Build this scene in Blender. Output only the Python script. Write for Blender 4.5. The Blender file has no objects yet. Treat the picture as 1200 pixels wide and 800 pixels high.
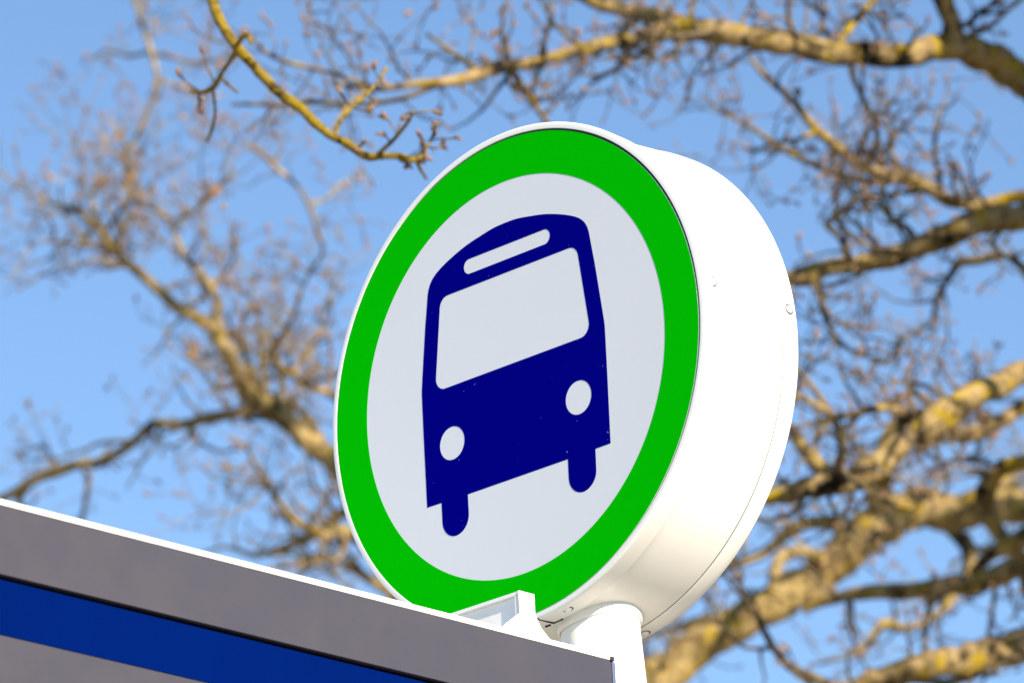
import bpy, bmesh, math, random
from mathutils import Vector, Matrix, noise
R = math.radians
PI = math.pi
SC = bpy.context.scene
COL = SC.collection

# ------------------------------------------------------------------ camera
CAMZ = 1.65
FPX = 6000.0                       # focal length in photo pixels (1200 wide)
RIGHT = Vector((0.99882308, 0.01645815, -0.04562433))
UP = Vector((0.04850207, -0.33892955, 0.9395607))
FWD = Vector((0.0, 0.94066779, 0.33932891))
CAM = Vector((0, 0, CAMZ))
cd = bpy.data.cameras.new('camera')
cam = bpy.data.objects.new('camera', cd)
COL.objects.link(cam)
m = Matrix((RIGHT, UP, -FWD)).transposed().to_4x4()
m.translation = CAM
cam.matrix_world = m
cd.sensor_width = 36.0
cd.lens = 36.0 * FPX / 1200.0
cd.clip_start, cd.clip_end = 0.1, 2000
cd.dof.use_dof = True
cd.dof.focus_distance = 6.63
cd.dof.aperture_fstop = 180.0 / 20.0
SC.camera = cam


def at(x, y, d):
    "a point of the place seen at photo pixel x, y and at depth d metres"
    return CAM + d * (FWD + RIGHT * ((x - 600) / FPX) - UP * ((y - 400) / FPX))


# ------------------------------------------------------------------ helpers
def tag(o, label=None, cat=None, group=None, kind=None):
    if label: o['label'] = label
    if cat: o['category'] = cat
    if group: o['group'] = group
    if kind: o['kind'] = kind
    return o


def empty(name, loc, rz=0.0):
    o = bpy.data.objects.new(name, None)
    COL.objects.link(o)
    o.location = loc
    o.rotation_euler = (0, 0, rz)
    o.empty_display_size = 0.2
    return o


def mesh_obj(name, verts, faces, mat, parent=None, smooth=False, angle=None):
    me = bpy.data.meshes.new(name)
    me.from_pydata([tuple(v) for v in verts], [], faces)
    me.validate()
    o = bpy.data.objects.new(name, me)
    COL.objects.link(o)
    if mat: me.materials.append(mat)
    if parent: o.parent = parent
    if smooth:
        me.polygons.foreach_set('use_smooth', [True] * len(me.polygons))
        if angle is not None:
            me.set_sharp_from_angle(angle=R(angle))
    me.update()
    return o


def bm_obj(name, bm, mat, parent=None, smooth=False, angle=35):
    bmesh.ops.recalc_face_normals(bm, faces=bm.faces)
    me = bpy.data.meshes.new(name)
    bm.to_mesh(me)
    bm.free()
    o = bpy.data.objects.new(name, me)
    COL.objects.link(o)
    if mat: me.materials.append(mat)
    if parent: o.parent = parent
    if smooth:
        me.polygons.foreach_set('use_smooth', [True] * len(me.polygons))
        me.set_sharp_from_angle(angle=R(angle))
    return o


def add_box(bm, x0, x1, y0, y1, z0, z1, bev=0.0):
    r = bmesh.ops.create_cube(bm, size=1.0)
    vs = r['verts']
    for v in vs:
        v.co = Vector(((x0 + x1) / 2 + v.co.x * (x1 - x0), (y0 + y1) / 2 + v.co.y * (y1 - y0), (z0 + z1) / 2 + v.co.z * (z1 - z0)))
    if bev:
        es = list({e for v in vs for e in v.link_edges})
        bmesh.ops.bevel(bm, geom=es, offset=bev, segments=2, affect='EDGES', profile=0.6)


def revolve_y(profile, n=160, closed=False):
    "profile: list of (radius, y) turned about the local Y axis"
    V, F = [], []
    k = len(profile)
    for i in range(n):
        a = 2 * PI * i / n
        for (r, y) in profile:
            V.append((r * math.cos(a), y, r * math.sin(a)))
    for i in range(n):
        j = (i + 1) % n
        for q in range(k if closed else k - 1):
            q2 = (q + 1) % k
            F.append((i * k + q, j * k + q, j * k + q2, i * k + q2))
    return V, F


def shift(V, d):
    d = Vector(d)
    return [Vector(v) + d for v in V]


def extrude_poly(loops, y0, y1, name, mat, parent, off=(0, 0, 0)):
    "flat shape with holes in the local XZ plane, loops[0] outer; filled and given thickness from y0 (front) to y1"
    cu = bpy.data.curves.new(name, 'CURVE')
    cu.dimensions = '2D'
    cu.fill_mode = 'BOTH'
    for lp in loops:
        s = cu.splines.new('POLY')
        s.points.add(len(lp) - 1)
        for p, (x, z) in zip(s.points, lp):
            p.co = (x, z, 0, 1)
        s.use_cyclic_u = True
    cu.extrude = abs(y1 - y0) / 2
    tmp = bpy.data.objects.new('tmp', cu)
    COL.objects.link(tmp)
    dg = bpy.context.evaluated_depsgraph_get()
    me = bpy.data.meshes.new_from_object(tmp.evaluated_get(dg))
    bpy.data.objects.remove(tmp)
    bpy.data.curves.remove(cu)
    ym = (y0 + y1) / 2
    for v in me.vertices:
        x, z, y = v.co
        v.co = (x + off[0], ym - y + off[1], z + off[2])
    me.materials.clear()
    me.materials.append(mat)
    me.name = name
    o = bpy.data.objects.new(name, me)
    COL.objects.link(o)
    o.parent = parent
    return o


# ------------------------------------------------------------------ materials
class NT:
    def __init__(s, name):
        s.m = bpy.data.materials.new(name)
        s.m.use_nodes = True
        s.t = s.m.node_tree
        s.b = s.t.nodes['Principled BSDF']

    def n(s, typ, **kw):
        nd = s.t.nodes.new(typ)
        for k, v in kw.items():
            if k.startswith('_'):
                setattr(nd, k[1:], v)
            else:
                nd.inputs[k].default_value = v
        return nd

    def l(s, a, b):
        s.t.links.new(a, b)

    def noise(s, scale, detail=4, rough=0.55, coord=None):
        nd = s.n('ShaderNodeTexNoise', Scale=scale, Detail=detail, Roughness=rough)
        if coord is None:
            if not hasattr(s, 'tc'): s.tc = s.n('ShaderNodeTexCoord')
            coord = s.tc.outputs['Object']
        s.l(coord, nd.inputs['Vector'])
        return nd.outputs['Fac']

    def ramp(s, fac, stops, interp='LINEAR'):
        nd = s.n('ShaderNodeValToRGB')
        cr = nd.color_ramp
        cr.interpolation = interp
        while len(cr.elements) < len(stops): cr.elements.new(0.5)
        for e, (p, c) in zip(cr.elements, stops):
            e.position = p
            e.color = (*c, 1) if len(c) == 3 else c
        s.l(fac, nd.inputs['Fac'])
        return nd.outputs['Color']

    def mix(s, fac, a, b, blend='MIX'):
        nd = s.n('ShaderNodeMix', _data_type='RGBA', _blend_type=blend)
        if isinstance(fac, float): nd.inputs[0].default_value = fac
        else: s.l(fac, nd.inputs[0])
        for i, c in ((6, a), (7, b)):
            if isinstance(c, tuple): nd.inputs[i].default_value = (*c, 1)
            else: s.l(c, nd.inputs[i])
        return nd.outputs[2]

    def bump(s, h, strength=0.3, dist=0.01):
        nd = s.n('ShaderNodeBump', Strength=strength, Distance=dist)
        s.l(h, nd.inputs['Height'])
        s.l(nd.outputs['Normal'], s.b.inputs['Normal'])


def g3(v): return (v, v, v)


def painted(name, col, rough=0.4, dirt=0.08, dirt_col=(0.25, 0.2, 0.15), scale=9.0, coat=0.0, spec=0.5, speck=0.0, orange=0.02):
    k = NT(name)
    f = k.ramp(k.noise(scale, 6, 0.65), [(0.45, g3(0)), (0.8, g3(1))])
    mul = k.n('ShaderNodeMath', _operation='MULTIPLY')
    k.l(f, mul.inputs[0]); mul.inputs[1].default_value = dirt
    c = k.mix(mul.outputs[0], col, dirt_col)
    if speck:
        sp = k.ramp(k.noise(140, 2, 0.5), [(0.735, g3(0)), (0.76, g3(1))])
        m2 = k.n('ShaderNodeMath', _operation='MULTIPLY')
        k.l(sp, m2.inputs[0]); m2.inputs[1].default_value = speck
        c = k.mix(m2.outputs[0], c, (0.5, 0.5, 0.5))
    k.l(c, k.b.inputs['Base Color'])
    r = k.ramp(k.noise(scale * 2.3, 5), [(0.3, g3(max(0.03, rough - 0.07))), (0.7, g3(rough + 0.1))])
    k.l(r, k.b.inputs['Roughness'])
    k.b.inputs['Specular IOR Level'].default_value = spec
    k.b.inputs['Coat Weight'].default_value = coat
    k.b.inputs['Coat Roughness'].default_value = 0.15
    if orange: k.bump(k.noise(260, 2), orange, 0.002)
    return k.m


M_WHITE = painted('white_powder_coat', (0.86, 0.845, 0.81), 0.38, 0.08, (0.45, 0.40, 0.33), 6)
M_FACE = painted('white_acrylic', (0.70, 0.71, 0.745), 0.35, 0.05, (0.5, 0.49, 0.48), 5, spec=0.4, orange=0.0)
M_GREEN = painted('green_vinyl', (0.0006, 0.465, 0.001), 0.45, 0.03, (0.002, 0.42, 0.003), 7, spec=0.0, orange=0.0)
M_BLUE = painted('dark_blue_vinyl', (0.0006, 0.0006, 0.198), 0.45, 0.02, (0.003, 0.003, 0.17), 8, spec=0.0, speck=0.35, orange=0.0)
M_GASKET = painted('black_rubber', (0.012, 0.012, 0.012), 0.7, 0.2, (0.05, 0.045, 0.04), 20)
M_SEAM = painted('grey_sealant', (0.035, 0.033, 0.030), 0.7, 0.2, (0.05, 0.045, 0.04), 20)
M_GREY = painted('grey_aluminium_panel', (0.050, 0.0475, 0.0625), 0.45, 0.35, (0.085, 0.070, 0.072), 6, spec=0.25)
M_STRIPE = painted('blue_panel', (0.0003, 0.0072, 0.082), 0.5, 0.25, (0.0006, 0.0125, 0.115), 4, spec=0.0)
M_STEEL = painted('screw_steel', (0.55, 0.55, 0.54), 0.35, 0.3, (0.25, 0.2, 0.15), 60)
M_STEEL.node_tree.nodes['Principled BSDF'].inputs['Metallic'].default_value = 0.6
M_ENDCAP = painted('blue_grey_end_trim', (0.09, 0.12, 0.22), 0.4, 0.25, (0.03, 0.03, 0.04), 40)
M_SOFFIT = painted('soffit', (0.55, 0.54, 0.52), 0.5, 0.1)


def bark(name, base, light, moss, dark, mossy=0.5, darky=0.4, scale=1.0):
    k = NT(name)
    n1 = k.noise(17 * scale, 9, 0.72)
    c = k.ramp(n1, [(0.34, tuple(.16 * q for q in base)), (0.47, base), (0.68, light)])
    mf = k.ramp(k.noise(12 * scale, 7, 0.7), [(0.60 - 0.2 * mossy, g3(0)), (0.68 - 0.2 * mossy, g3(1))])
    c = k.mix(mf, c, moss)
    df = k.ramp(k.noise(7.5 * scale, 6, 0.68, None), [(0.30 + 0.2 * darky, g3(1)), (0.38 + 0.2 * darky, g3(0))])
    mp = k.n('ShaderNodeMapping'); mp.inputs['Location'].default_value = (7.3, 2.1, 5.5)
    k.l(k.tc.outputs['Object'], mp.inputs['Vector'])
    df.node.inputs['Fac'].links[0].from_node.inputs['Vector'].links and k.l(mp.outputs['Vector'], df.node.inputs['Fac'].links[0].from_node.inputs['Vector'])
    c = k.mix(df, c, dark)
    k.l(c, k.b.inputs['Base Color'])
    k.b.inputs['Roughness'].default_value = 0.9
    k.b.inputs['Specular IOR Level'].default_value = 0.15
    k.bump(k.noise(45 * scale, 6, 0.7), 0.8, 0.02)
    return k.m


M_BARK_OAK = bark('mossy_oak_bark', (0.24, 0.165, 0.070), (0.50, 0.37, 0.185), (0.34, 0.235, 0.012), (0.010, 0.008, 0.007), 0.42, 0.52)
M_BARK_TAN = bark('tan_bark', (0.27, 0.19, 0.075), (0.54, 0.395, 0.185), (0.36, 0.24, 0.014), (0.016, 0.013, 0.009), 0.35, 0.36)
M_BARK_GREEN = bark('lichen_bark', (0.27, 0.18, 0.022), (0.46, 0.32, 0.07), (0.36, 0.25, 0.010), (0.03, 0.020, 0.006), 0.5, 0.30, 3.0)
M_TWIG = bark('twig_bark', (0.17, 0.13, 0.085), (0.38, 0.285, 0.18), (0.13, 0.10, 0.02), (0.012, 0.010, 0.010), 0.25, 0.55)
M_TWIG_TAN = bark('tan_twig_bark', (0.27, 0.195, 0.10), (0.52, 0.38, 0.21), (0.34, 0.24, 0.03), (0.014, 0.012, 0.012), 0.3, 0.5)
M_BUD = bark('bud_scales', (0.36, 0.21, 0.12), (0.52, 0.33, 0.20), (0.26, 0.16, 0.03), (0.10, 0.05, 0.03), 0.3, 0.3, 3)

# ------------------------------------------------------------------ the sign
YAW = R(43.41390733431651)
SX, SY, SZ = -0.0013664, 6.2830812, 2.2209470 + CAMZ
RZ = -YAW
sign = empty('bus_stop_sign', (SX, SY, 0), RZ)
tag(sign, 'round white drum sign with green ring and dark blue bus symbol on a white post', 'bus stop sign')

CZ = (0, 0, SZ)
# drum housing: body narrower than its two end bands
RF, RB, DEP = 0.3388, 0.3405, 0.1766
V, F = revolve_y([(0.3285, 0.0300), (0.3372, 0.0302), (0.3352, 0.036), (0.3344, 0.046), (0.3344, 0.060), (0.3356, 0.095), (0.3378, 0.130), (0.33868, 0.1470), (0.3386, 0.1478), (0.3285, 0.1478)], 220)
mesh_obj('drum_body', shift(V, CZ), F, M_WHITE, sign, True, 40)
# front band with the lip that frames the face
V, F = revolve_y([(0.3300, 0.014), (0.3300, 0.0002), (0.3304, -0.0004), (0.3362, -0.0006), (0.3374, -0.0003), (0.3383, 0.0006), (0.3388, 0.0020), (0.3389, 0.005), (0.3385, 0.014), (0.3378, 0.0293), (0.3285, 0.0296), (0.3285, 0.014)], 220, True)
mesh_obj('front_rim', shift(V, CZ), F, M_WHITE, sign, True, 50)
V, F = revolve_y([(0.3285, 0.1490), (0.3390, 0.1490), (0.3393, 0.1496), (RB - 0.0003, 0.156), (RB, 0.165), (RB, DEP - 0.002), (RB - 0.002, DEP), (0.325, DEP + 0.0005)], 220)
mesh_obj('rear_rim', shift(V, CZ), F, M_WHITE, sign, True, 50)
V, F = revolve_y([(0.325, DEP + 0.0006), (0.22, DEP + 0.004), (0.0, DEP + 0.004)], 160)
mesh_obj('rear_cover', shift(V, CZ), F, M_WHITE, sign, True, 40)
V, F = revolve_y([(0.318, 0.0016), (0.3303, 0.0016)], 220)
mesh_obj('gasket', shift(V, CZ), F, M_GASKET, sign)
V, F = revolve_y([(0.3370, 0.1470), (0.33862, 0.1479), (0.33890, 0.1490), (0.3370, 0.1500)], 220)
mesh_obj('seam_seal', shift(V, CZ), F, M_SEAM, sign)
# face panel, sat a little low in its frame so a dark gap shows at the top right
OX, OZ = -0.0011, -0.0012
V, F = revolve_y([(0.0, 0.0), (0.15, 0.0), (0.27, 0.0), (0.3280, 0.0), (0.3283, 0.0004), (0.3283, 0.0095)], 220)
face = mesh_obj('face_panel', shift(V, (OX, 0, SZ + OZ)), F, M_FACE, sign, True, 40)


def circ(r, n=200, cx=0, cz=0, rx=None):
    return [(cx + r * math.cos(2 * PI * i / n), cz + (rx or r) * math.sin(2 * PI * i / n)) for i in range(n)]


extrude_poly([circ(0.32825, 260), circ(0.2706, 260)], -0.00022, -0.00008, 'green_ring', M_GREEN, face, (OX, 0, SZ + OZ))


def cr(pts, k=6, closed=False):
    "smooth curve through points"
    out = []
    n = len(pts)
    for i in range(n - 1):
        p0 = pts[max(i - 1, 0)]; p1 = pts[i]; p2 = pts[i + 1]; p3 = pts[min(i + 2, n - 1)]
        for j in range(k):
            t = j / k
            out.append(tuple(0.5 * ((2 * b) + (-a + c) * t + (2 * a - 5 * b + 4 * c - d) * t * t + (-a + 3 * b - 3 * c + d) * t ** 3)
                             for a, b, c, d in zip(p0, p1, p2, p3)))
    out.append(tuple(pts[-1]))
    return out


# right half of the bus outline, top centre round to bottom centre (the sign's own metres)
roof = cr([(0.0, 0.2117), (0.0205, 0.2110), (0.0415, 0.2078), (0.0720, 0.2018), (0.1011, 0.1926), (0.1247, 0.1824), (0.1376, 0.1734), (0.1447, 0.1636), (0.1480, 0.1536)], 6)
side = [(0.1558, 0.1052), (0.1662, 0.0264), (0.1668, 0.018), (0.1666, -0.044), (0.1657, -0.1392)]
cxw, rw = 0.1145, 0.0243
wheel = [(0.1390, -0.1396), (0.1387, -0.1665)] + [(cxw + rw * math.cos(a), -0.1663 + rw * 1.0 * math.sin(a)) for a in [-PI * i / 16 for i in range(1, 16)]] + [(0.0902, -0.1665), (0.0904, -0.1404)]
half = roof + side + wheel
outer = half + [(-x, z) for (x, z) in reversed(half)][:-1]


def rounded(poly, rads, n=8):
    out = []
    N = len(poly)
    for i in range(N):
        p = Vector(poly[i]); a = Vector(poly[i - 1]); b = Vector(poly[(i + 1) % N]); r = rads[i]
        da = (a - p).normalized(); db = (b - p).normalized()
        ang = da.angle(db)
        t = r / math.tan(ang / 2)
        c = p + (da + db).normalized() * (r / math.sin(ang / 2))
        s = p + da * t; e = p + db * t
        for k in range(n + 1):
            q = s.lerp(e, k / n) - c
            q = c + q.normalized() * r
            out.append((q.x, q.y))
    return out


win = rounded([(-0.1249, 0.1425), (0.1249, 0.1425), (0.1418, 0.0151), (-0.1418, 0.0151)], [0.016, 0.016, 0.016, 0.016])
slot = rounded([(-0.0790, 0.1812), (0.0790, 0.1812), (0.0790, 0.1606), (-0.0790, 0.1606)], [0.01025] * 4)
lamps = [circ(0.0227, 64, sx * 0.1146, -0.0634) for sx in (-1, 1)]
extrude_poly([outer, win, slot] + lamps, -0.00024, -0.00008, 'bus_symbol', M_BLUE, face, (0, 0, SZ))

# post: leaning very slightly, with a saddle collar under the drum
PX, PY = 0.047, 0.091
V, F = [], []
zs = [SZ - 0.300, SZ - 0.345, SZ - 0.46, SZ - 0.75, SZ - 1.4, 0.02]
rs = [0.0515, 0.0515, 0.0545, 0.058, 0.060, 0.060]
n = 48
for z, r_ in zip(zs, rs):
    q = (SZ - 0.335) - z
    for i in range(n):
        a = 2 * PI * i / n
        V.append((PX + r_ * math.cos(a), PY + 0.05 * max(q, 0) + r_ * math.sin(a), z))
for k in range(len(zs) - 1):
    for i in range(n):
        j = (i + 1) % n
        F.append((k * n + i, k * n + j, (k + 1) * n + j, (k + 1) * n + i))
post = mesh_obj('post', V, F, M_WHITE, sign, True)
# saddle collar follows the underside of the drum
V, F = [], []
for k, (rr, dz) in enumerate([(0.0518, -0.0125), (0.0540, -0.0120), (0.0552, -0.0085), (0.0556, -0.002), (0.0550, 0.004), (0.0500, 0.010)]):
    for i in range(64):
        a = 2 * PI * i / 64
        x, y = PX + rr * math.cos(a), PY + rr * math.sin(a)
        zt = -math.sqrt(0.3350 ** 2 - x * x)
        V.append((x, y, SZ + zt + dz * (1.0 if dz > 0 else 0.85) - (0.0 if dz > 0 else 0.0)))
for k in range(5):
    for i in range(64):
        j = (i + 1) % 64
        F.append((k * 64 + i, k * 64 + j, (k + 1) * 64 + j, (k + 1) * 64 + i))
mesh_obj('collar', V, F, M_WHITE, sign, True)
# base plate and its bolts on the pavement
bm = bmesh.new(); add_box(bm, PX - .16, PX + .16, PY + .17 - .16, PY + .17 + .16, 0.008, 0.028, 0.003)
bm_obj('base_plate', bm, M_WHITE, sign)


def screw(parent, ang, y, rad, r=0.0056):
    "round headed screw on the drum wall at angle ang (0 = towards local +X, counter clockwise) and depth y"
    V, F = revolve_y([(0.0, -r * 0.55), (r * 0.45, -r * 0.5), (r * 0.85, -r * 0.25), (r, 0.0), (r, r * 0.4)], 20)
    d = Vector((math.cos(ang), 0, math.sin(ang)))
    t = Vector((-math.sin(ang), 0, math.cos(ang)))
    ax = Vector((0, 1, 0))
    P = d * rad + Vector((0, y, SZ))
    VV = [P + d * (-v[1]) + t * v[0] + ax * v[2] for v in V]
    bm = bmesh.new()
    bv = [bm.verts.new(v) for v in VV]
    for f in F:
        try: bm.faces.new([bv[i] for i in f])
        except ValueError: pass
    bmesh.ops.remove_doubles(bm, verts=bm.verts, dist=1e-5)
    # slot
    o = bm_obj('screw', bm, M_WHITE, parent, True, 60)
    V, F = revolve_y([(r * 1.02, -0.0002), (r * 1.32, -0.0002)], 20)
    mesh_obj('washer', [P + d * (-v[1]) + t * v[0] + ax * v[2] for v in V], F, M_GASKET, o)
    return o


bm = bmesh.new()
for a0, a1, y0, y1 in [(-86.2, -85.8, -0.0012, 0.0300), (-86.0, -83.2, 0.0292, 0.0302), (-88.8, -87.3, 0.0300, 0.0322)]:
    a0, a1 = R(a0), R(a1)
    q = [bm.verts.new((rr * math.cos(a), y, SZ + rr * math.sin(a))) for rr in (0.3372, 0.3393) for a in (a0, a1) for y in (y0, y1)]
    for f in ((0, 1, 3, 2), (4, 5, 7, 6), (0, 1, 5, 4), (2, 3, 7, 6), (0, 2, 6, 4), (1, 3, 7, 5)): bm.faces.new([q[i] for i in f])
bm_obj('drain_gap', bm, M_GASKET, sign)
SCREWS = [(R(6), 0.021, 0.3380), (R(5), 0.163, RB), (R(-79), 0.013, 0.3384), (R(-80), 0.163, RB), (R(120), 0.013, RF), (R(170), 0.013, RF), (R(120), 0.163, RB), (R(170), 0.163, RB), (R(230), 0.163, RB)]
for a, y, rr in SCREWS:
    screw(sign, a, y, rr)

# ------------------------------------------------------------------ the shelter
Y0, Y1 = -5.2, 0.029
shl = empty('bus_shelter', (SX, SY, 0), RZ)
OFFY = -2.5
shl.location = Vector((SX, SY, 0)) + Matrix.Rotation(RZ, 3, 'Z') @ Vector((-0.6, OFFY, 0))
tag(shl, 'grey bus shelter roof edge with a dark blue stripe and white flashing, below the sign', 'bus shelter')


def sbox(name, mat, x0, x1, y0, y1, z0, z1, bev=0.0, parent=None, slope=True):
    bm = bmesh.new()
    add_box(bm, x0, x1, y0, y1, 0, z1 - z0, bev)
    for v in bm.verts:
        zz = SZ + z0 + v.co.z
        if slope: zz += -0.4035 + (-0.0042) * (v.co.y - Y1)
        v.co = Vector((v.co.x + 0.6, v.co.y - OFFY, zz))
    return bm_obj(name, bm, mat, parent or shl)


FX = 0.120
fascia = sbox('fascia_panel', M_GREY, FX - 0.030, FX, Y0, Y1, -0.0885, -0.0067, 0.0007)
sbox('top_flashing', M_WHITE, FX - 0.05, FX + 0.0006, Y0, Y1 + 0.0008, -0.0066, 0.0004, 0.001)
sbox('recess_backing', M_GASKET, FX - 0.045, FX - 0.0305, Y0, Y1 - 0.002, -0.40, -0.0105)
sbox('blue_stripe', M_STRIPE, FX - 0.030, FX - 0.0060, Y0, Y1 - 0.001, -0.1572, -0.0925, 0.001)
sbox('lower_fascia', M_GREY, FX - 0.030, FX - 0.0063, Y0, Y1 - 0.001, -0.36, -0.1577, 0.0006)
e = sbox('end_trim', M_ENDCAP, FX - 0.040, FX + 0.0012, Y1 + 0.0004, Y1 + 0.0048, -0.36, -0.0082, 0.0008)
sbox('end_seal', M_GASKET, FX - 0.041, FX - 0.0005, Y1 + 0.0052, Y1 + 0.0072, -0.36, -0.0085)
sbox('screw', M_GASKET, FX - 0.006, FX + 0.003, Y1 - 0.003, Y1 + 0.003, -0.0082, -0.002, 0.001)
sbox('roof_deck', M_SOFFIT, FX - 1.6, FX - 0.052, Y0, Y1 - 0.004, -0.06, -0.012, 0.002)
sbox('roof_beam', M_GREY, FX - 1.66, FX - 1.603, Y0, Y1, -0.36, -0.006, 0.002)
for yy in (-4.6, -0.9):
    for xx in (-1.45, -0.25):
        bm = bmesh.new(); add_box(bm, xx - .04 + .6, xx + .04 + .6, yy - .04 - OFFY, yy + .04 - OFFY, 0.008, SZ - 0.4035 - 0.062, 0.004)
        bm_obj('support_column', bm, M_GREY, shl)

# the white box beam that crosses the roof and ends at the fascia
BY0, BY1, BX0, BX1 = -0.1355, -0.1090, -0.62, 0.1185
ZT, ZB = 0.0530, 0.0006
zo = lambda y: SZ - 0.4035 - 0.0042 * (y - Y1)
bm = bmesh.new()
add_box(bm, BX0, BX1, BY0 + 0.005, BY1, zo(BY0) + ZB, zo(BY0) + ZT, 0.0)            # web
add_box(bm, BX0, BX1 + 0.0004, BY0, BY0 + 0.0049, zo(BY0) + ZT - 0.0045, zo(BY0) + ZT + 0.0003, 0.0006)    # top lip
add_box(bm, BX1 - 0.0058, BX1 + 0.0004, BY0, BY0 + 0.0049, zo(BY0) + ZB, zo(BY0) + ZT - 0.0048, 0.0006)    # end lip
for v in bm.verts: v.co += Vector((0.6, -OFFY, 0))
beam = bm_obj('roof_beam_cover', bm, M_WHITE, shl)
pg = [(-0.1720, -0.0040), (-0.1620, 0.0060), (-0.1365, 0.0240), (-0.1365, ZT + 0.0006), (-0.1085, ZT + 0.0006), (-0.1085, 0.0270), (-0.0990, 0.0120), (-0.0880, 0.0030), (-0.0780, -0.0040)]
bm = bmesh.new()
for x in (BX1 + 0.0006, BX1 + 0.0040):
    pass
a = [bm.verts.new((FX + 0.0009 + 0.6, y - OFFY, zo(y) + z)) for y, z in pg]
b = [bm.verts.new((FX + 0.0016 + 0.6, y - OFFY, zo(y) + z)) for y, z in pg]
bm.faces.new(a); bm.faces.new(list(reversed(b)))
for i in range(len(pg)):
    j = (i + 1) % len(pg)
    bm.faces.new((a[i], b[i], b[j], a[j]))
bmesh.ops.bevel(bm, geom=[e_ for e_ in bm.edges if len(e_.link_faces) == 2 and e_.calc_face_angle(0) > 0.8], offset=0.0002, segments=2, affect='EDGES')
bm_obj('gusset_plate', bm, M_WHITE, beam)

# ------------------------------------------------------------------ trees
random.seed(11)
EL, AZ = 25.0, 53.0                          # sun height and its bearing from +X towards the camera (-Y), degrees


class Tubes:
    def __init__(s): s.V, s.F = [], []

    def tube(s, pts, rad, sides=6, rough=0.0, seed=0.0, cap=True):
        base = len(s.V)
        up = Vector((0.31, 0.2, 0.93))
        n = len(pts)
        for i, p in enumerate(pts):
            t = (pts[min(i + 1, n - 1)] - pts[max(i - 1, 0)])
            if t.length < 1e-9: t = Vector((0, 0, 1))
            t.normalize()
            a = t.cross(up)
            if a.length < 0.05: a = t.cross(Vector((1, 0, 0)))
            a.normalize()
            b = t.cross(a)
            for k in range(sides):
                ang = 2 * PI * k / sides
                d = a * math.cos(ang) + b * math.sin(ang)
                r = rad[i]
                if rough:
                    q = p + d * r
                    r *= 1 + rough * (noise.noise(q * (1.1 / max(r, .02)) * 0.5 + Vector((seed, 0, 0))) + 0.5 * noise.noise(q * (2.6 / max(r, .02)) * 0.5))
                s.V.append(p + d * r)
        for i in range(n - 1):
            for k in range(sides):
                k2 = (k + 1) % sides
                s.F.append((base + i * sides + k, base + i * sides + k2, base + (i + 1) * sides + k2, base + (i + 1) * sides + k))
        if cap:
            s.F.append(tuple(base + k for k in range(sides))[::-1])
            s.F.append(tuple(base + (n - 1) * sides + k for k in range(sides)))

    def blob(s, p, d, ln, r):
        "a bud: short spindle"
        d = d.normalized()
        s.tube([p - d * ln * .3, p, p + d * ln * .45, p + d * ln], [r * .35, r, r * .8, r * .1], 5)

    def build(s, name, mat, parent, origin):
        if not s.V: return None
        return mesh_obj(name, [v - origin for v in s.V], s.F, mat, parent, True)


def rnd_perp(d):
    while True:
        v = Vector((random.uniform(-1, 1), random.uniform(-1, 1), random.uniform(-1, 1)))
        p = v - d * v.dot(d)
        if 0.1 < p.length: return p.normalized()


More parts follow.
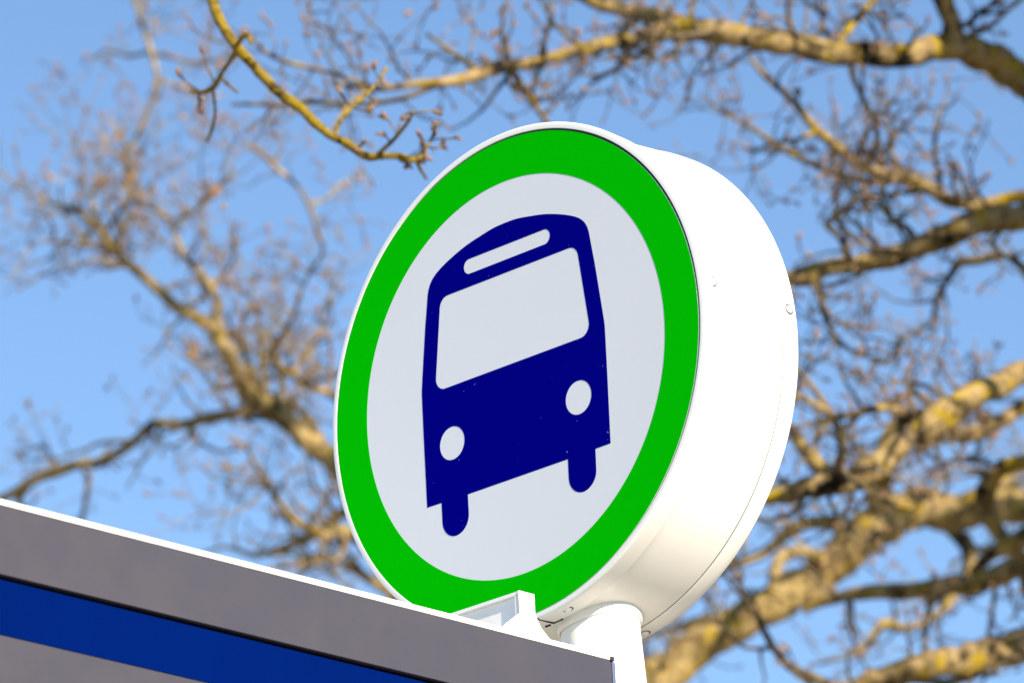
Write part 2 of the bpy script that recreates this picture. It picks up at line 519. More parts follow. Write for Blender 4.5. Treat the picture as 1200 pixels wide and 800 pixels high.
class Tree:
    def __init__(s, name, label, base, bark_m, twig_m, bud_m):
        s.o = empty(name, base)
        tag(s.o, label, 'tree', 'bare trees behind the sign')
        s.base = Vector(base)
        s.bm, s.tm, s.um = bark_m, twig_m, bud_m
        s.tw, s.bud = Tubes(), Tubes()
        s.bs = 1.0
        s.branches = {}

    def limb(s, key, pts, d0=None, d1=0.0, parent=None, name='limb', wob=0.25, rough=0.16, tip=True):
        """pts: (x, y, width) in photo pixels, thick end first; d0 depth at the start (or taken from the parent), d1 change of depth."""
        if parent is not None:
            pp = s.branches[parent]
            x, y = pts[0][0], pts[0][1]
            best = min(pp, key=lambda q: (q[0] - x) ** 2 + (q[1] - y) ** 2)
            d0 = best[2]
        fine = cr([(float(a), float(b), float(c)) for a, b, c in pts], 7)
        L = [0.0]
        for a, b in zip(fine, fine[1:]): L.append(L[-1] + math.hypot(a[0] - b[0], a[1] - b[1]))
        tot = max(L[-1], 1)
        sd = random.uniform(0, 100)
        P, W, rec = [], [], []
        for (x, y, w), l in zip(fine, L):
            t = l / tot
            d = d0 + d1 * t + wob * noise.noise(Vector((sd, l / 130, 0))) * min(1, l / 60)
            jx = 0.16 * w * noise.noise(Vector((sd, l / 26, 3)))
            jy = 0.16 * w * noise.noise(Vector((sd, l / 26, 7)))
            p = at(x + jx, y + jy, d)
            P.append(p); r = 0.5 * max(w * .93 if w < 30 else 28 + (w - 30) * .62, 2.2) * d / FPX
            W.append(r)
            rec.append((x, y, d, p, r))
        s.branches[key] = rec
        tb = Tubes()
        mx = max(W)
        sides = 16 if mx > .06 else 10 if mx > .025 else 7
        tb.tube(P, W, sides, rough if mx > .012 else rough * .6, sd)
        return tb.build(name, s.bm, s.o, s.base)

    def bough(s, key, p, d, ln, r, up=.10):
        "a limb out of the picture: grows from the trunk at p and is listed for twigs"
        n = 12
        pts, rad = [p.copy()], [r]
        cur, dd = p.copy(), d.normalized()
        for i in range(n):
            dd = (dd + rnd_perp(dd) * random.uniform(.08, .26) + Vector((0, 0, up))).normalized()
            cur = cur + dd * ln / n
            pts.append(cur.copy()); rad.append(r * (1 - .9 * (i + 1) / n))
        tb = Tubes()
        P = [Vector(c[:3]) for c in cr([tuple(q) + (0,) for q in pts], 3)]
        Rr = [c[0] for c in cr([(q, 0) for q in rad], 3)]
        tb.tube(P, Rr, 10, .14, random.uniform(0, 50))
        s.branches[key] = [(0, 0, 0, q, w) for q, w in zip(P, Rr)]
        return tb.build('limb', s.bm, s.o, s.base)

    def bridge(s, pts3, rads, name, key=None):
        tb = Tubes()
        P = [Vector(c[:3]) for c in cr([tuple(p) + (0,) for p in pts3], 6)]
        Rr = [c[0] for c in cr([(r, 0) for r in rads], 6)]
        tb.tube(P, Rr, 20, 0.14, 3.3)
        if key: s.branches[key] = [(0, 0, 0, q, w) for q, w in zip(P, Rr)]
        return tb.build(name, s.bm, s.o, s.base)

    def grow(s, p, d, ln, r, lev, up=0.12):
        n = max(3, int(ln / 0.05))
        n = min(n, 9)
        step = ln / n
        pts, rad = [p.copy()], [r]
        cur, dd = p.copy(), d.normalized()
        for i in range(n):
            dd = (dd + rnd_perp(dd) * random.uniform(0.15, 0.55) + Vector((0, 0, up * random.uniform(0, 1.4)))).normalized()
            cur = cur + dd * step * random.uniform(.75, 1.2)
            pts.append(cur.copy())
            rad.append(max(r * (1 - 0.72 * (i + 1) / n), 0.0021))
            if lev > 0 and i >= 0 and random.random() < (0.46 if lev > 1 else 0.40):
                cd_ = (dd * random.uniform(.25, .9) + rnd_perp(dd)).normalized()
                s.grow(cur, cd_, ln * random.uniform(.28, .62), max(rad[-1] * random.uniform(.5, .8), .0026), lev - 1, up)
            elif random.random() < 0.14:
                b = (dd * .5 + rnd_perp(dd)).normalized()
                z = random.uniform(.7, 1.35)
                s.bud.blob(cur + b * rad[-1], b, .013 * z * s.bs, .0042 * z * s.bs)
        s.tw.tube(pts, rad, 5 if r > .006 else 4)
        for q in range(random.choice((1, 1, 2))):
            b = (dd + rnd_perp(dd) * .7).normalized()
            z = random.uniform(.8, 1.5)
            s.bud.blob(cur, b, .016 * z * s.bs, .0050 * z * s.bs)

    def sprout(s, key, count, ln, lev=2, t0=0.0, t1=1.0, up=0.12, thick=1.0):
        rec = s.branches[key]
        n = len(rec)
        for _ in range(count):
            t = random.uniform(t0, t1)
            i = min(n - 2, max(0, int(t * (n - 1))))
            p, r = rec[i][3], rec[i][4]
            d = (rec[i + 1][3] - rec[max(i - 1, 0)][3]).normalized()
            out = (rnd_perp(d) + d * random.uniform(.1, .9)).normalized()
            L = random.uniform(*ln)
            s.grow(p, out, L, min(r * .55, (0.004 + 0.011 * L) * thick), lev, up)

    def dry_leaf(s, x, y, d, size):
        "a curled dead leaf still hanging on its twig"
        c = at(x, y, d)
        ax = Vector((random.uniform(-1, 1), random.uniform(-.5, .5), random.uniform(.2, 1))).normalized()
        sd_ = rnd_perp(ax); nn = ax.cross(sd_)
        V, F = [], []
        for i in range(7):
            t = i / 6
            w = size * .38 * math.sin(PI * min(1, t * .93 + .05)) * (1 + .2 * math.sin(9 * t))
            cu = size * .25 * math.sin(2.6 * t)
            for k in (-1, -.5, 0, .5, 1):
                V.append(c + ax * (t - .5) * size + sd_ * w * k + nn * (cu + .55 * w * k * k))
        for i in range(6):
            for k in range(4):
                F.append((i * 5 + k, i * 5 + k + 1, i * 5 + k + 6, i * 5 + k + 5))
        o = mesh_obj('dry_leaf', [v - s.base for v in V], F, s.um, s.o, True)
        md = o.modifiers.new('thick', 'SOLIDIFY'); md.thickness = .0015

    def finish(s):
        t = s.tw.build('twigs', s.tm, s.o, s.base)
        tag(t, kind='stuff')
        b = s.bud.build('buds', s.um, s.o, s.base)
        if b: tag(b, kind='stuff')


def ground_under(x, y, d):
    p = at(x, y, d)
    return Vector((p.x, p.y, 0.0))


# --- the mossy oak whose trunk stands out of the picture on the right
DA = 16.0
ta = ground_under(1780, 500, DA + .6)
A = Tree('oak_tree', 'mossy bare oak whose thick limbs reach in past the right side of the drum sign', ta, M_BARK_OAK, M_TWIG, M_BUD)
tz = lambda y: at(1780, y, DA + .6)
A.bridge([ta + Vector((0, 0, -.1)), ta + Vector((.02, 0, .5)), ta + Vector((.0, .05, 3)), tz(1100), tz(700), tz(300), tz(-300), tz(-900)], [.52, .42, .36, .33, .29, .24, .15, .05], 'trunk')
DT = DA + .6
A.limb('A1', [(1770, 820, 110), (1620, 560, 92), (1450, 350, 80), (1330, 222, 62), (1260, 150, 54), (1200, 95, 50), (1150, 64, 46), (1112, 52, 38), (1060, 64, 32), (1000, 62, 32), (960, 58, 30), (920, 50, 30), (860, 42, 30), (815, 36, 30), (780, 38, 24), (740, 46, 18), (700, 53, 15), (650, 66, 15), (610, 74, 14), (566, 86, 17), (535, 94, 15), (500, 97, 10), (440, 104, 8), (390, 97, 6)], DT, -2.2)
A.limb('A1b', [(812, 34, 26), (785, 24, 22), (755, 17, 22), (725, 10, 19), (700, 4, 18), (670, -14, 14), (630, -40, 11), (560, -80, 6)], parent='A1', d1=.8)
A.limb('A1c', [(1120, 50, 36), (1116, 26, 24), (1106, 4, 26), (1088, -40, 24), (1060, -110, 20), (1010, -190, 12), (950, -260, 5)], parent='A1', d1=-.8)
A.limb('A1d', [(598, 78, 11), (612, 104, 10), (628, 126, 8), (642, 146, 6), (650, 170, 4)], parent='A1', d1=.4, name='branch')
A.limb('A1e', [(980, 60, 16), (990, 40, 12), (1008, 18, 11), (1022, 2, 10), (1050, -30, 7)], parent='A1', d1=.5, name='branch')
A.limb('A1f', [(566, 86, 9), (545, 72, 8), (520, 54, 6), (500, 40, 4)], parent='A1', d1=.6, name='branch')
A.limb('A1g', [(440, 104, 7), (415, 118, 6), (398, 138, 5), (390, 150, 4)], parent='A1', d1=-.6, name='branch')
A.limb('A1h', [(520, 96, 8), (470, 116, 7), (420, 122, 7), (370, 120, 7), (320, 122, 6), (272, 122, 4)], parent='A1', d1=.7, name='branch')
A.limb('A1i', [(440, 104, 7), (390, 86, 6), (340, 74, 6), (310, 60, 5), (290, 40, 3)], parent='A1', d1=.3, name='branch')
A.limb('A1j', [(930, 52, 8), (958, 40, 6), (966, 14, 5), (962, -16, 4)], parent='A1', d1=.3, name='branch')
A.limb('A1k', [(996, 62, 9), (1000, 90, 8), (1013, 118, 7), (1024, 142, 8), (1028, 162, 8), (1022, 188, 9)], parent='A1', d1=.7, name='branch')
A.limb('A2', [(1770, 640, 60), (1600, 380, 42), (1450, 250, 30), (1320, 216, 22), (1250, 222, 18), (1200, 230, 17), (1165, 238, 16), (1125, 238, 17), (1090, 222, 19), (1060, 210, 19), (1030, 202, 15), (1000, 188, 14), (978, 172, 13), (955, 150, 12), (928, 118, 9), (900, 92, 7), (880, 70, 5)], DT, -.7)
A.limb('A2b', [(1052, 210, 12), (1012, 212, 10), (970, 200, 9), (920, 176, 8), (884, 152, 7), (850, 132, 5), (820, 110, 3)], parent='A2', d1=.8, name='branch')
A.limb('A2c', [(955, 154, 7), (930, 165, 6), (905, 168, 5), (880, 180, 4)], parent='A2', d1=-.3, name='branch')
A.limb('A3', [(1770, 700, 90), (1600, 420, 66), (1450, 290, 50), (1330, 242, 40), (1260, 244, 37), (1200, 252, 36), (1150, 260, 34), (1115, 275, 34), (1080, 288, 28), (1040, 300, 28), (1010, 309, 24), (970, 313, 22), (945, 322, 28), (925, 326, 20), (895, 330, 12), (850, 345, 7)], DT + .2, -1.4)
A.limb('A3b', [(1330, 300, 18), (1260, 318, 15), (1215, 330, 13), (1198, 314, 12), (1180, 300, 11), (1150, 304, 12), (1125, 308, 13), (1112, 325, 9), (1100, 345, 8), (1095, 362, 7), (1090, 380, 6), (1062, 394, 6), (1042, 420, 7), (1020, 426, 5)], DT + .4, .6, name='branch')
A.limb('A3c', [(1072, 290, 12), (1064, 270, 10), (1045, 256, 9), (1036, 238, 8), (1034, 222, 6), (1020, 200, 4)], parent='A3', d1=.5, name='branch')
A.limb('A3d', [(958, 326, 11), (962, 350, 10), (968, 370, 9), (980, 396, 7), (1000, 412, 6), (1030, 420, 5)], parent='A3', d1=.6, name='branch')
A.limb('A3e', [(1000, 310, 9), (985, 280, 7), (968, 262, 7), (990, 248, 6), (1005, 232, 5)], parent='A3', d1=-.6, name='branch')
A.limb('A4', [(1770, 780, 80), (1600, 560, 60), (1450, 420, 48), (1330, 385, 40), (1260, 408, 36), (1200, 434, 32), (1160, 454, 32), (1128, 470, 38), (1105, 488, 50), (1085, 496, 52), (1068, 502, 38), (1050, 524, 34), (1030, 545, 36), (1000, 560, 35), (965, 568, 31), (935, 577, 26), (905, 580, 20), (870, 592, 13), (820, 615, 8)], DT - .2, -1.6)
A.limb('A4b', [(985, 562, 24), (962, 548, 22), (945, 528, 19), (932, 510, 15), (918, 496, 10), (890, 470, 6)], parent='A4', d1=.7, name='branch')
A.limb('A4c', [(1074, 494, 16), (1050, 480, 12), (1020, 478, 10), (985, 488, 9), (960, 476, 9), (936, 464, 8), (915, 452, 6)], parent='A4', d1=-.5, name='branch')
A.limb('A4d', [(1450, 400, 34), (1340, 430, 26), (1240, 452, 22), (1200, 476, 20), (1168, 496, 20), (1140, 508, 22), (1112, 506, 26), (1085, 515, 20), (1050, 500, 13), (1030, 520, 9)], DT + .5, .3)
A.limb('A4e', [(1092, 476, 8), (1070, 460, 7), (1045, 468, 6), (1020, 478, 6), (990, 500, 5)], parent='A4', d1=.8, name='branch')
A.limb('A5', [(1770, 900, 120), (1600, 800, 84), (1450, 742, 66), (1330, 738, 58), (1260, 746, 54), (1200, 757, 52), (1150, 768, 46), (1100, 776, 38), (1050, 790, 34), (1000, 808, 28), (950, 835, 20), (900, 870, 10)], DT - .3, -1.0)
A.limb('A6', [(1770, 860, 80), (1600, 690, 60), (1450, 640, 46), (1330, 640, 38), (1260, 650, 34), (1200, 662, 32), (1150, 680, 27), (1100, 688, 23), (1050, 692, 22), (1010, 694, 19), (975, 702, 14), (940, 715, 8)], DT + .8, .8)
A.limb('A6b', [(1260, 560, 26), (1225, 545, 24), (1200, 540, 20), (1170, 552, 22), (1155, 575, 26), (1160, 610, 24), (1185, 640, 16), (1215, 665, 10)], DT + .2, .2)
A.limb('A6c', [(1330, 600, 40), (1270, 618, 38), (1225, 620, 30), (1190, 635, 26), (1160, 650, 16), (1140, 668, 10)], DT + .1, .3)
_sh = Vector((math.cos(R(EL)) * math.cos(R(AZ)), -math.cos(R(EL)) * math.sin(R(AZ)), math.sin(R(EL))))
_p1 = [q[3] for q in A.branches['A1']]
_i0 = min(range(len(_p1)), key=lambda i: abs(A.branches['A1'][i][0] - 1420))
_i1 = min(range(len(_p1)), key=lambda i: abs(A.branches['A1'][i][0] - 1105))
_seg = _p1[_i0:_i1 + 1:4]
A.bridge([tz(560), tz(300) + Vector((-.3, -.5, .3))] + [q + _sh * 1.7 for q in _seg] + [_seg[-1] + _sh * 1.7 + Vector((-.25, .2, .5)), _seg[-1] + _sh * 1.7 + Vector((-.6, .5, 1.2))],
         [.15, .135] + [.12] * len(_seg) + [.07, .015], 'limb', 'S0')  # unseen limb added sunward of A1 only to shade its thick end
A.sprout('S0', 10, (.2, .5), 1, .6, 1, thick=1.2)
for pa, pb, d_, t_, r_ in [((960, 704), (1230, 655), 18.0, 2.8, .075), ((1090, 505), (1230, 462), 16.0, 2.0, .06), ((1160, 768), (1290, 742), 15.7, 1.9, .09), ((1060, 640), (1200, 610), 22.4, 3.4, .07), ((900, 338), (1010, 318), 15.6, 2.6, .035)]:  # unseen limbs added towards the sun to cast shade on chosen branch stretches
    a_ = at(*pa, d_) + _sh * t_; b_ = at(*pb, d_) + _sh * t_
    e_ = (b_ - a_).normalized()
    base_ = Vector((ta.x, ta.y - .1, b_.z - .25 * (b_ - Vector((ta.x, ta.y, b_.z))).length))
    A.bridge([base_, base_.lerp(b_, .5) + Vector((.05, 0, -.12)), b_ + e_ * .25 + Vector((0, 0, -.06)), b_, a_.lerp(b_, .66), a_.lerp(b_, .33) + Vector((0, 0, .03)), a_, a_ - e_ * .35 + Vector((.0, .05, .16)), a_ - e_ * .8 + Vector((-.1, .1, .5))],
             [r_ * 1.5, r_ * 1.3, r_ * 1.15, r_ * 1.1, r_, r_ * .95, r_ * .85, r_ * .5, r_ * .12], 'limb', 'S%d' % int(r_ * 1000))
    A.sprout('S%d' % int(r_ * 1000), 9, (.2, .5), 1, .35, 1, thick=1.2)
for q in range(9):
    z_ = random.uniform(9.3, 12.5); an = random.uniform(-2.0, 2.0)
    A.bough('H%d' % q, Vector((ta.x, ta.y, z_)), Vector((math.cos(an), math.sin(an), .7)), random.uniform(1.6, 3.2), .11 * (14.5 - z_) / 5)
    A.sprout('H%d' % q, 12, (.3, .8), 2, .25, 1, thick=1.3)
SPA = [('A1', 20, (.18, .5), 2, .45, 1), ('A1', 12, (.12, .3), 1, .3, .7), ('A1b', 12, (.2, .55), 2, 0, 1), ('A1c', 9, (.2, .5), 2, 0, 1), ('A1d', 4, (.12, .25), 1, .3, 1), ('A1e', 5, (.15, .35), 2, .3, 1), ('A1f', 6, (.15, .4), 2, .3, 1),
       ('A1h', 7, (.12, .35), 1, .2, 1), ('A1i', 7, (.12, .35), 2, .2, 1), ('A1k', 5, (.15, .35), 2, .1, .9), ('A1j', 6, (.15, .4), 2, .2, 1), ('A2', 13, (.15, .45), 2, .4, 1), ('A2b', 9, (.15, .4), 2, .1, 1), ('A2c', 6, (.15, .3), 2, .2, 1),
       ('A3', 16, (.15, .45), 2, .35, 1), ('A3b', 12, (.15, .4), 2, .2, 1), ('A3c', 6, (.12, .3), 2, .2, 1), ('A3d', 9, (.15, .4), 2, .2, 1), ('A3e', 7, (.12, .3), 2, .2, 1), ('A4', 22, (.15, .45), 2, .35, 1), ('A4b', 6, (.12, .3), 2, .2, 1),
       ('A4c', 9, (.12, .35), 2, .2, 1), ('A4d', 12, (.15, .4), 2, .3, 1), ('A4e', 8, (.12, .35), 2, .2, 1), ('A5', 9, (.15, .4), 2, .35, 1), ('A6', 12, (.15, .4), 2, .35, 1), ('A6b', 5, (.12, .3), 2, .2, 1)]
for k, c in (('A4', 2), ('A6', 2), ('A3b', 2), ('A4d', 2), ('A5', 2)): A.sprout(k, c, (.4, .75), 2, .35, .95, .05, 2.2)
for k, c, ln, lv, a, b in SPA: A.sprout(k, max(2, round(c * .95)), ln, lv, a, b, thick=1.3)
for x, y, d, z in [(594, 16, 14.6, .055), (582, 44, 14.6, .045), (480, 20, 14.5, .035), (740, 10, 14.9, .04)]: A.dry_leaf(x, y, d, z)
A.finish()

# --- the tree behind the sign: trunk below the picture, one fork to each side
DB = 22.0
tb = ground_under(640, 900, DB)
B = Tree('bare_tree', 'bare tan tree forking behind the sign, fine twigs spread over the sky at left', tb, M_BARK_TAN, M_TWIG_TAN, M_BUD)
bz = lambda x, y: at(x, y, DB)
B.bs = 1.25
B.bridge([tb + Vector((0, 0, -.1)), tb + Vector((0, 0, .4)), tb + Vector((.05, 0, 2.5)), bz(640, 1500), bz(628, 1120), bz(600, 960), bz(560, 860)], [.46, .36, .31, .27, .22, .15, .10], 'trunk')
B.limb('B0', [(600, 960, 90), (560, 860, 66), (510, 760, 50), (462, 680, 40), (436, 620, 34), (412, 570, 31), (395, 545, 30), (370, 522, 28), (340, 494, 28), (312, 475, 28), (293, 462, 24), (280, 440, 22), (265, 410, 20), (248, 384, 18), (225, 370, 16), (200, 354, 15), (182, 335, 14), (165, 322, 13), (145, 304, 12), (128, 286, 12), (112, 264, 9), (85, 245, 6), (50, 235, 5), (15, 212, 4), (-20, 190, 3)], DB, 1.0)
B.limb('B1', [(298, 478, 15), (270, 486, 14), (245, 489, 15), (215, 497, 13), (182, 496, 13), (165, 510, 12), (148, 524, 12), (120, 540, 13), (90, 544, 13), (60, 553, 15), (32, 566, 13), (0, 585, 11), (-60, 600, 8)], parent='B0', d1=.7)
B.limb('B1b', [(32, 566, 10), (22, 582, 10), (26, 604, 9), (20, 640, 8)], parent='B1', d1=.3, name='branch')
B.limb('B1c', [(95, 546, 7), (104, 560, 6), (100, 585, 7), (94, 620, 5)], parent='B1', d1=.8, name='branch')
B.limb('B2', [(258, 396, 15), (253, 372, 14), (255, 352, 11), (245, 332, 9), (232, 317, 9), (217, 300, 8), (205, 275, 7), (199, 259, 7), (180, 245, 6), (157, 236, 7), (150, 212, 8), (148, 190, 5), (146, 170, 4), (130, 140, 3)], parent='B0', d1=.6)
B.limb('B2b', [(157, 236, 6), (138, 250, 5), (124, 275, 6), (128, 286, 5)], parent='B2', d1=.2, name='branch')
B.limb('B2c', [(124, 277, 6), (112, 250, 6), (109, 238, 5), (114, 200, 4), (122, 165, 4), (118, 130, 3)], parent='B0', d1=.7, name='branch')
B.limb('B2d', [(199, 259, 5), (225, 250, 5), (242, 232, 6), (256, 218, 5), (275, 200, 3)], parent='B2', d1=-.4, name='branch')
B.limb('B8', [(147, 184, 7), (165, 150, 6), (180, 115, 6), (184, 88, 6), (177, 60, 7), (166, 28, 6), (158, -10, 5), (150, -60, 3)], parent='B2', d1=.5, name='branch')
B.limb('B8b', [(178, 62, 6), (205, 68, 5), (232, 74, 5), (262, 66, 4), (280, 48, 3)], parent='B8', d1=-.4, name='branch')
B.limb('B8c', [(184, 88, 5), (196, 98, 5), (216, 102, 5), (236, 112, 4), (262, 112, 3)], parent='B8', d1=.3, name='branch')
B.limb('B8d', [(178, 60, 5), (150, 66, 5), (128, 58, 4), (112, 68, 3)], parent='B8', d1=.4, name='branch')
B.limb('B3', [(395, 545, 14), (372, 510, 12), (360, 488, 11), (335, 470, 11), (300, 462, 12)], parent='B0', d1=.4, name='branch')
B.limb('B4', [(440, 620, 16), (425, 560, 14), (415, 500, 12), (392, 464, 11), (365, 455, 10), (345, 442, 10), (327, 427, 9), (322, 405, 7), (342, 375, 6), (352, 345, 5), (362, 320, 4), (378, 300, 3)], parent='B0', d1=-1.2)
B.limb('B9', [(362, 322, 5), (378, 295, 5), (371, 268, 6), (362, 240, 6), (348, 218, 5), (328, 200, 6), (306, 180, 6), (290, 168, 3)], parent='B4', d1=-.3, name='branch')
B.limb('B9b', [(362, 240, 5), (384, 232, 4), (402, 214, 4), (430, 205, 3)], parent='B9', d1=.3, name='branch')
B.limb('B10', [(344, 440, 8), (356, 415, 7), (372, 392, 6), (384, 360, 5), (392, 330, 4)], parent='B4', d1=.4, name='branch')
B.limb('B5', [(455, 670, 18), (430, 640, 16), (402, 620, 14), (382, 626, 13), (360, 618, 12), (340, 606, 10), (328, 588, 9), (316, 568, 8), (300, 545, 7), (290, 525, 5), (270, 510, 3)], parent='B0', d1=-.9)
B.limb('B6', [(440, 600, 18), (405, 600, 15), (385, 612, 14), (362, 630, 14), (335, 640, 11), (300, 650, 8), (265, 640, 5), (235, 650, 4)], parent='B0', d1=.9)
B.limb('B7', [(480, 715, 18), (450, 690, 14), (420, 670, 12), (390, 655, 10), (350, 660, 8), (310, 668, 6)], parent='B0', d1=-.5)
# the heavy fork that comes out to the right of the post
B.limb('C0', [(600, 960, 100), (650, 900, 92), (700, 850, 80), (760, 802, 70), (800, 772, 62), (840, 742, 60), (880, 718, 60), (920, 700, 60), (955, 678, 62), (990, 650, 62), (1020, 622, 66), (1050, 604, 62), (1085, 598, 56), (1120, 600, 56), (1160, 594, 52), (1200, 592, 48), (1270, 570, 40), (1350, 530, 30), (1450, 470, 18), (1540, 400, 8)], DB, 0.8)
B.limb('C1', [(1040, 606, 36), (1030, 580, 34), (1034, 556, 30), (1046, 528, 26), (1062, 505, 18), (1078, 480, 10)], parent='C0', d1=-.5)
B.limb('C2', [(1012, 628, 24), (985, 616, 22), (955, 612, 18), (925, 622, 18), (905, 640, 15), (880, 655, 13), (850, 664, 12), (815, 690, 8)], parent='C0', d1=.6)
B.limb('C3', [(955, 676, 18), (958, 655, 15), (938, 645, 15), (916, 652, 17), (908, 672, 16), (904, 695, 14)], parent='C0', d1=-.5, name='branch')
B.limb('C4', [(1098, 604, 22), (1118, 622, 20), (1134, 640, 21), (1138, 660, 18), (1128, 685, 15), (1110, 708, 13), (1092, 725, 11), (1062, 735, 9), (1038, 728, 10), (1020, 745, 7), (1000, 770, 6)], parent='C0', d1=-.7)
B.limb('C5', [(880, 720, 14), (850, 728, 12), (820, 725, 10), (795, 735, 9), (770, 742, 7), (750, 752, 5)], parent='C0', d1=.9, name='branch')
B.limb('C6', [(1140, 596, 24), (1165, 575, 22), (1180, 556, 20), (1205, 545, 16), (1240, 520, 12)], parent='C0', d1=.6)
B.limb('C7', [(1060, 740, 6), (1035, 735, 7), (1020, 755, 6), (990, 770, 6), (950, 778, 4)], parent='C4', d1=.4, name='branch')
SPB = [('B8', 12, (.15, .5), 2, .3, 1), ('B8b', 6, (.12, .35), 2, .2, 1), ('B8c', 6, (.12, .35), 2, .2, 1), ('B8d', 6, (.12, .35), 2, .2, 1), ('B9', 12, (.15, .45), 2, .1, 1), ('B9b', 5, (.12, .3), 2, .2, 1), ('B10', 7, (.15, .4), 2, .1, 1), ('B0', 34, (.25, .75), 2, .35, 1), ('B0', 14, (.2, .5), 2, .6, 1), ('B1', 16, (.2, .6), 2, .0, 1), ('B1b', 3, (.15, .4), 1, .2, 1), ('B2', 20, (.2, .65), 2, .1, 1), ('B2b', 5, (.15, .4), 2, .2, 1), ('B2c', 14, (.2, .5), 2, .1, 1), ('B2d', 8, (.15, .45), 2, .2, 1),
       ('B3', 7, (.2, .5), 2, .1, 1), ('B4', 22, (.25, .65), 2, .15, 1), ('B5', 18, (.2, .6), 2, .1, 1), ('B6', 16, (.2, .55), 2, .1, 1), ('B7', 9, (.2, .5), 2, .1, 1), ('C0', 22, (.2, .55), 2, .15, .9), ('C1', 4, (.2, .4), 2, .3, 1), ('C2', 12, (.2, .5), 2, .2, 1), ('C3', 4, (.12, .3), 1, .3, 1),
       ('C4', 10, (.15, .45), 2, .2, 1), ('C5', 8, (.15, .4), 2, .1, 1), ('C6', 6, (.15, .4), 2, .2, 1), ('C7', 5, (.15, .35), 2, .2, 1)]
for k, c in (('C0', 3), ('C2', 2), ('C4', 2)): B.sprout(k, c, (.5, 1.0), 2, .2, .9, .05, 2.2)
for k, c, ln, lv, a, b in SPB: B.sprout(k, max(2, round(c * .62)), ln, lv, a, b, thick=1.5)
for x, y, d, z in [(250, 226, 22.4, .085), (240, 236, 22.4, .06), (137, 155, 22.8, .075), (150, 208, 22.6, .06), (345, 372, 21.4, .05), (228, 412, 22.2, .08), (60, 205, 22.9, .06)]: B.dry_leaf(x, y, d, z)
for q in range(7):
    z_ = random.uniform(3.2, 6.4); an = random.uniform(-.6, 3.7)
    B.bough('H%d' % q, Vector((tb.x, tb.y, z_)), Vector((math.cos(an), math.sin(an), .35)), random.uniform(1.5, 2.6), .08, .03)
    B.sprout('H%d' % q, 10, (.3, .8), 2, .25, 1, thick=1.2)
B.finish()

# --- the nearer tree at the left, one drooping lichen covered bough comes into the picture
DC = 10.2
tc_ = ground_under(-1500, 400, DC)
Cc = Tree('bare_tree', 'bare tree with a yellow green lichen covered bough drooping in at the top left', tc_, M_BARK_GREEN, M_TWIG, M_BUD)
cz = lambda x, y: at(x, y, DC)
Cc.bs = 0.9
Cc.bridge([tc_ + Vector((0, 0, -.1)), tc_ + Vector((0, 0, .35)), tc_ + Vector((.03, 0, 2)), cz(-1500, 0), cz(-1480, -1000), cz(-1500, -2200), cz(-1450, -3200)], [.30, .22, .19, .17, .13, .08, .03], 'trunk')
Cc.limb('D0', [(-1480, -900, 90), (-1100, -1150, 64), (-600, -1050, 44), (-150, -650, 28), (120, -260, 17), (228, -70, 14), (244, -20, 13.5), (252, 10, 13.5), (262, 32, 13), (280, 58, 13.5), (305, 86, 13), (332, 112, 13), (358, 132, 13.5), (382, 155, 11), (402, 166, 10), (428, 182, 12), (448, 183, 10), (468, 183, 9), (488, 187, 7), (500, 172, 4), (508, 160, 3)], DC, -.6, wob=.12)
Cc.limb('D1', [(280, 58, 8), (268, 74, 6), (258, 88, 6), (250, 103, 8), (238, 108, 6), (225, 107, 6)], parent='D0', d1=.15, name='branch', wob=.05)
Cc.limb('D2', [(258, 90, 5), (266, 98, 4.5), (278, 108, 3)], parent='D1', d1=.1, name='branch', wob=.03)
Cc.limb('D3', [(277, 54, 6), (284, 44, 7), (292, 42, 6), (294, 52, 4)], parent='D0', d1=-.08, name='branch', wob=.02)
Cc.limb('D4', [(393, 162, 6), (396, 146, 6), (412, 126, 5), (432, 108, 5), (446, 92, 4), (452, 80, 6)], parent='D0', d1=.2, name='branch', wob=.05)
Cc.limb('D5', [(250, 106, 4), (252, 130, 4), (248, 152, 5), (242, 166, 3)], parent='D1', d1=.15, name='branch', wob=.03)
Cc.limb('D6', [(488, 187, 5), (492, 198, 5), (500, 210, 3)], parent='D0', d1=.1, name='branch', wob=.03)
Cc.limb('D7', [(440, 183, 5), (455, 170, 6), (466, 158, 5), (480, 140, 5), (484, 130, 5)], parent='D0', d1=-.1, name='branch', wob=.03)
Cc.sprout('D0', 6, (.03, .07), 0, .9, 1.0, 0.15, .8)
Cc.sprout('D0', 7, (.02, .06), 0, .62, .95, 0.15, .8)
Cc.sprout('D1', 4, (.03, .07), 0, .3, 1, .1, .8)
Cc.sprout('D7', 5, (.02, .05), 0, .3, 1, .1, .8)
Cc.sprout('D4', 5, (.02, .06), 0, .3, 1, .1, .8)
for q in range(11):
    z_ = random.uniform(3.6, 9.0); an = random.uniform(1.2, 5.1)
    Cc.bough('H%d' % q, Vector((tc_.x, tc_.y, z_)), Vector((math.cos(an), math.sin(an), .6)), random.uniform(1.2, 2.4), .075 * (11 - z_) / 6)
    Cc.sprout('H%d' % q, 11, (.25, .7), 2, .2, 1, thick=1.2)
Cc.finish()

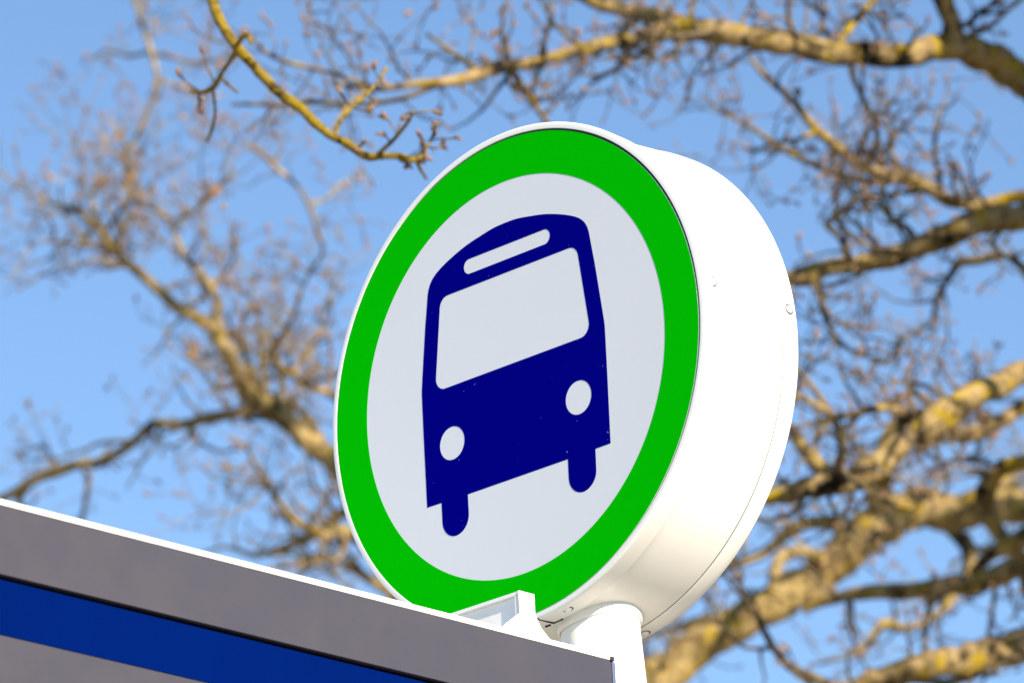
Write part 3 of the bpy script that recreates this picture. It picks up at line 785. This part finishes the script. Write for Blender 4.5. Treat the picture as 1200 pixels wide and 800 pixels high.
# ------------------------------------------------------------------ the ground
k = NT('lawn')
k.l(k.ramp(k.noise(0.8, 8), [(0.3, (0.16, 0.14, 0.06)), (0.7, (0.30, 0.25, 0.14))]), k.b.inputs['Base Color'])
k.b.inputs['Roughness'].default_value = 0.95
S = 900
g = mesh_obj('ground', [(-S, -S, 0), (S, -S, 0), (S, S, 0), (-S, S, 0)], [(0, 1, 2, 3)], k.m)
tag(g, kind='structure')
k = NT('concrete')
k.l(k.ramp(k.noise(3.0, 8), [(0.3, (0.38, 0.33, 0.25)), (0.7, (0.47, 0.41, 0.31))]), k.b.inputs['Base Color'])
k.b.inputs['Roughness'].default_value = 0.9
k.bump(k.noise(60, 6), 0.3, 0.01)
M_CONC = k.m
k = NT('asphalt')
k.l(k.ramp(k.noise(40.0, 6), [(0.3, (0.04, 0.04, 0.042)), (0.7, (0.075, 0.075, 0.075))]), k.b.inputs['Base Color'])
k.b.inputs['Roughness'].default_value = 0.9
k.bump(k.noise(150, 4), 0.4, 0.01)
M_ASPH = k.m
rot = Matrix.Rotation(RZ, 3, 'Z')


def slab(name, mat, x0, x1, y0, y1, z0, z1, bev=0.0):
    bm = bmesh.new()
    add_box(bm, x0, x1, y0, y1, z0, z1, bev)
    o = bm_obj(name, bm, mat)
    o.location = (SX, SY, 0)
    o.rotation_euler = (0, 0, RZ)
    return tag(o, kind='structure')


slab('pavement', M_CONC, -3.0, 2.2, -60, 60, -0.2, 0.008)
slab('kerb', M_CONC, 2.201, 2.36, -60, 60, -0.2, 0.009, 0.01)
slab('road', M_ASPH, 2.361, 10.5, -60, 60, -0.3, 0.004)

# ------------------------------------------------------------------ light
sdir = Vector((math.cos(R(EL)) * math.cos(R(AZ)), -math.cos(R(EL)) * math.sin(R(AZ)), math.sin(R(EL))))
sd = bpy.data.lights.new('sun', 'SUN')
sd.energy = 4.8
sd.angle = R(0.53)
sd.color = (1.0, 0.89, 0.72)
so = bpy.data.objects.new('sun', sd)
COL.objects.link(so)
so.rotation_euler = sdir.to_track_quat('Z', 'Y').to_euler()
so.location = (10, -5, 12)
W = bpy.data.worlds.new('World')
SC.world = W
W.use_nodes = True
nt = W.node_tree
sky = nt.nodes.new('ShaderNodeTexSky')
sky.sky_type = 'NISHITA'
sky.sun_disc = False
sky.sun_elevation = R(EL)
sky.sun_rotation = math.atan2(sdir.x, sdir.y)
sky.air_density = 1.0
sky.dust_density = 0.0
sky.ozone_density = 3.8
bg = nt.nodes['Background']
bg.inputs['Strength'].default_value = 0.092
nt.links.new(sky.outputs['Color'], bg.inputs['Color'])

vs = SC.view_settings
SC.display_settings.display_device = 'sRGB'
vs.view_transform = 'Standard'
vs.look = 'None'
vs.exposure = 1.1
vs.gamma = 1.0
vs.use_curve_mapping = False
SC.render.engine = 'CYCLES'
SC.cycles.use_denoising = True
SC.cycles.max_bounces = 6
SC.render.filter_size = 1.5
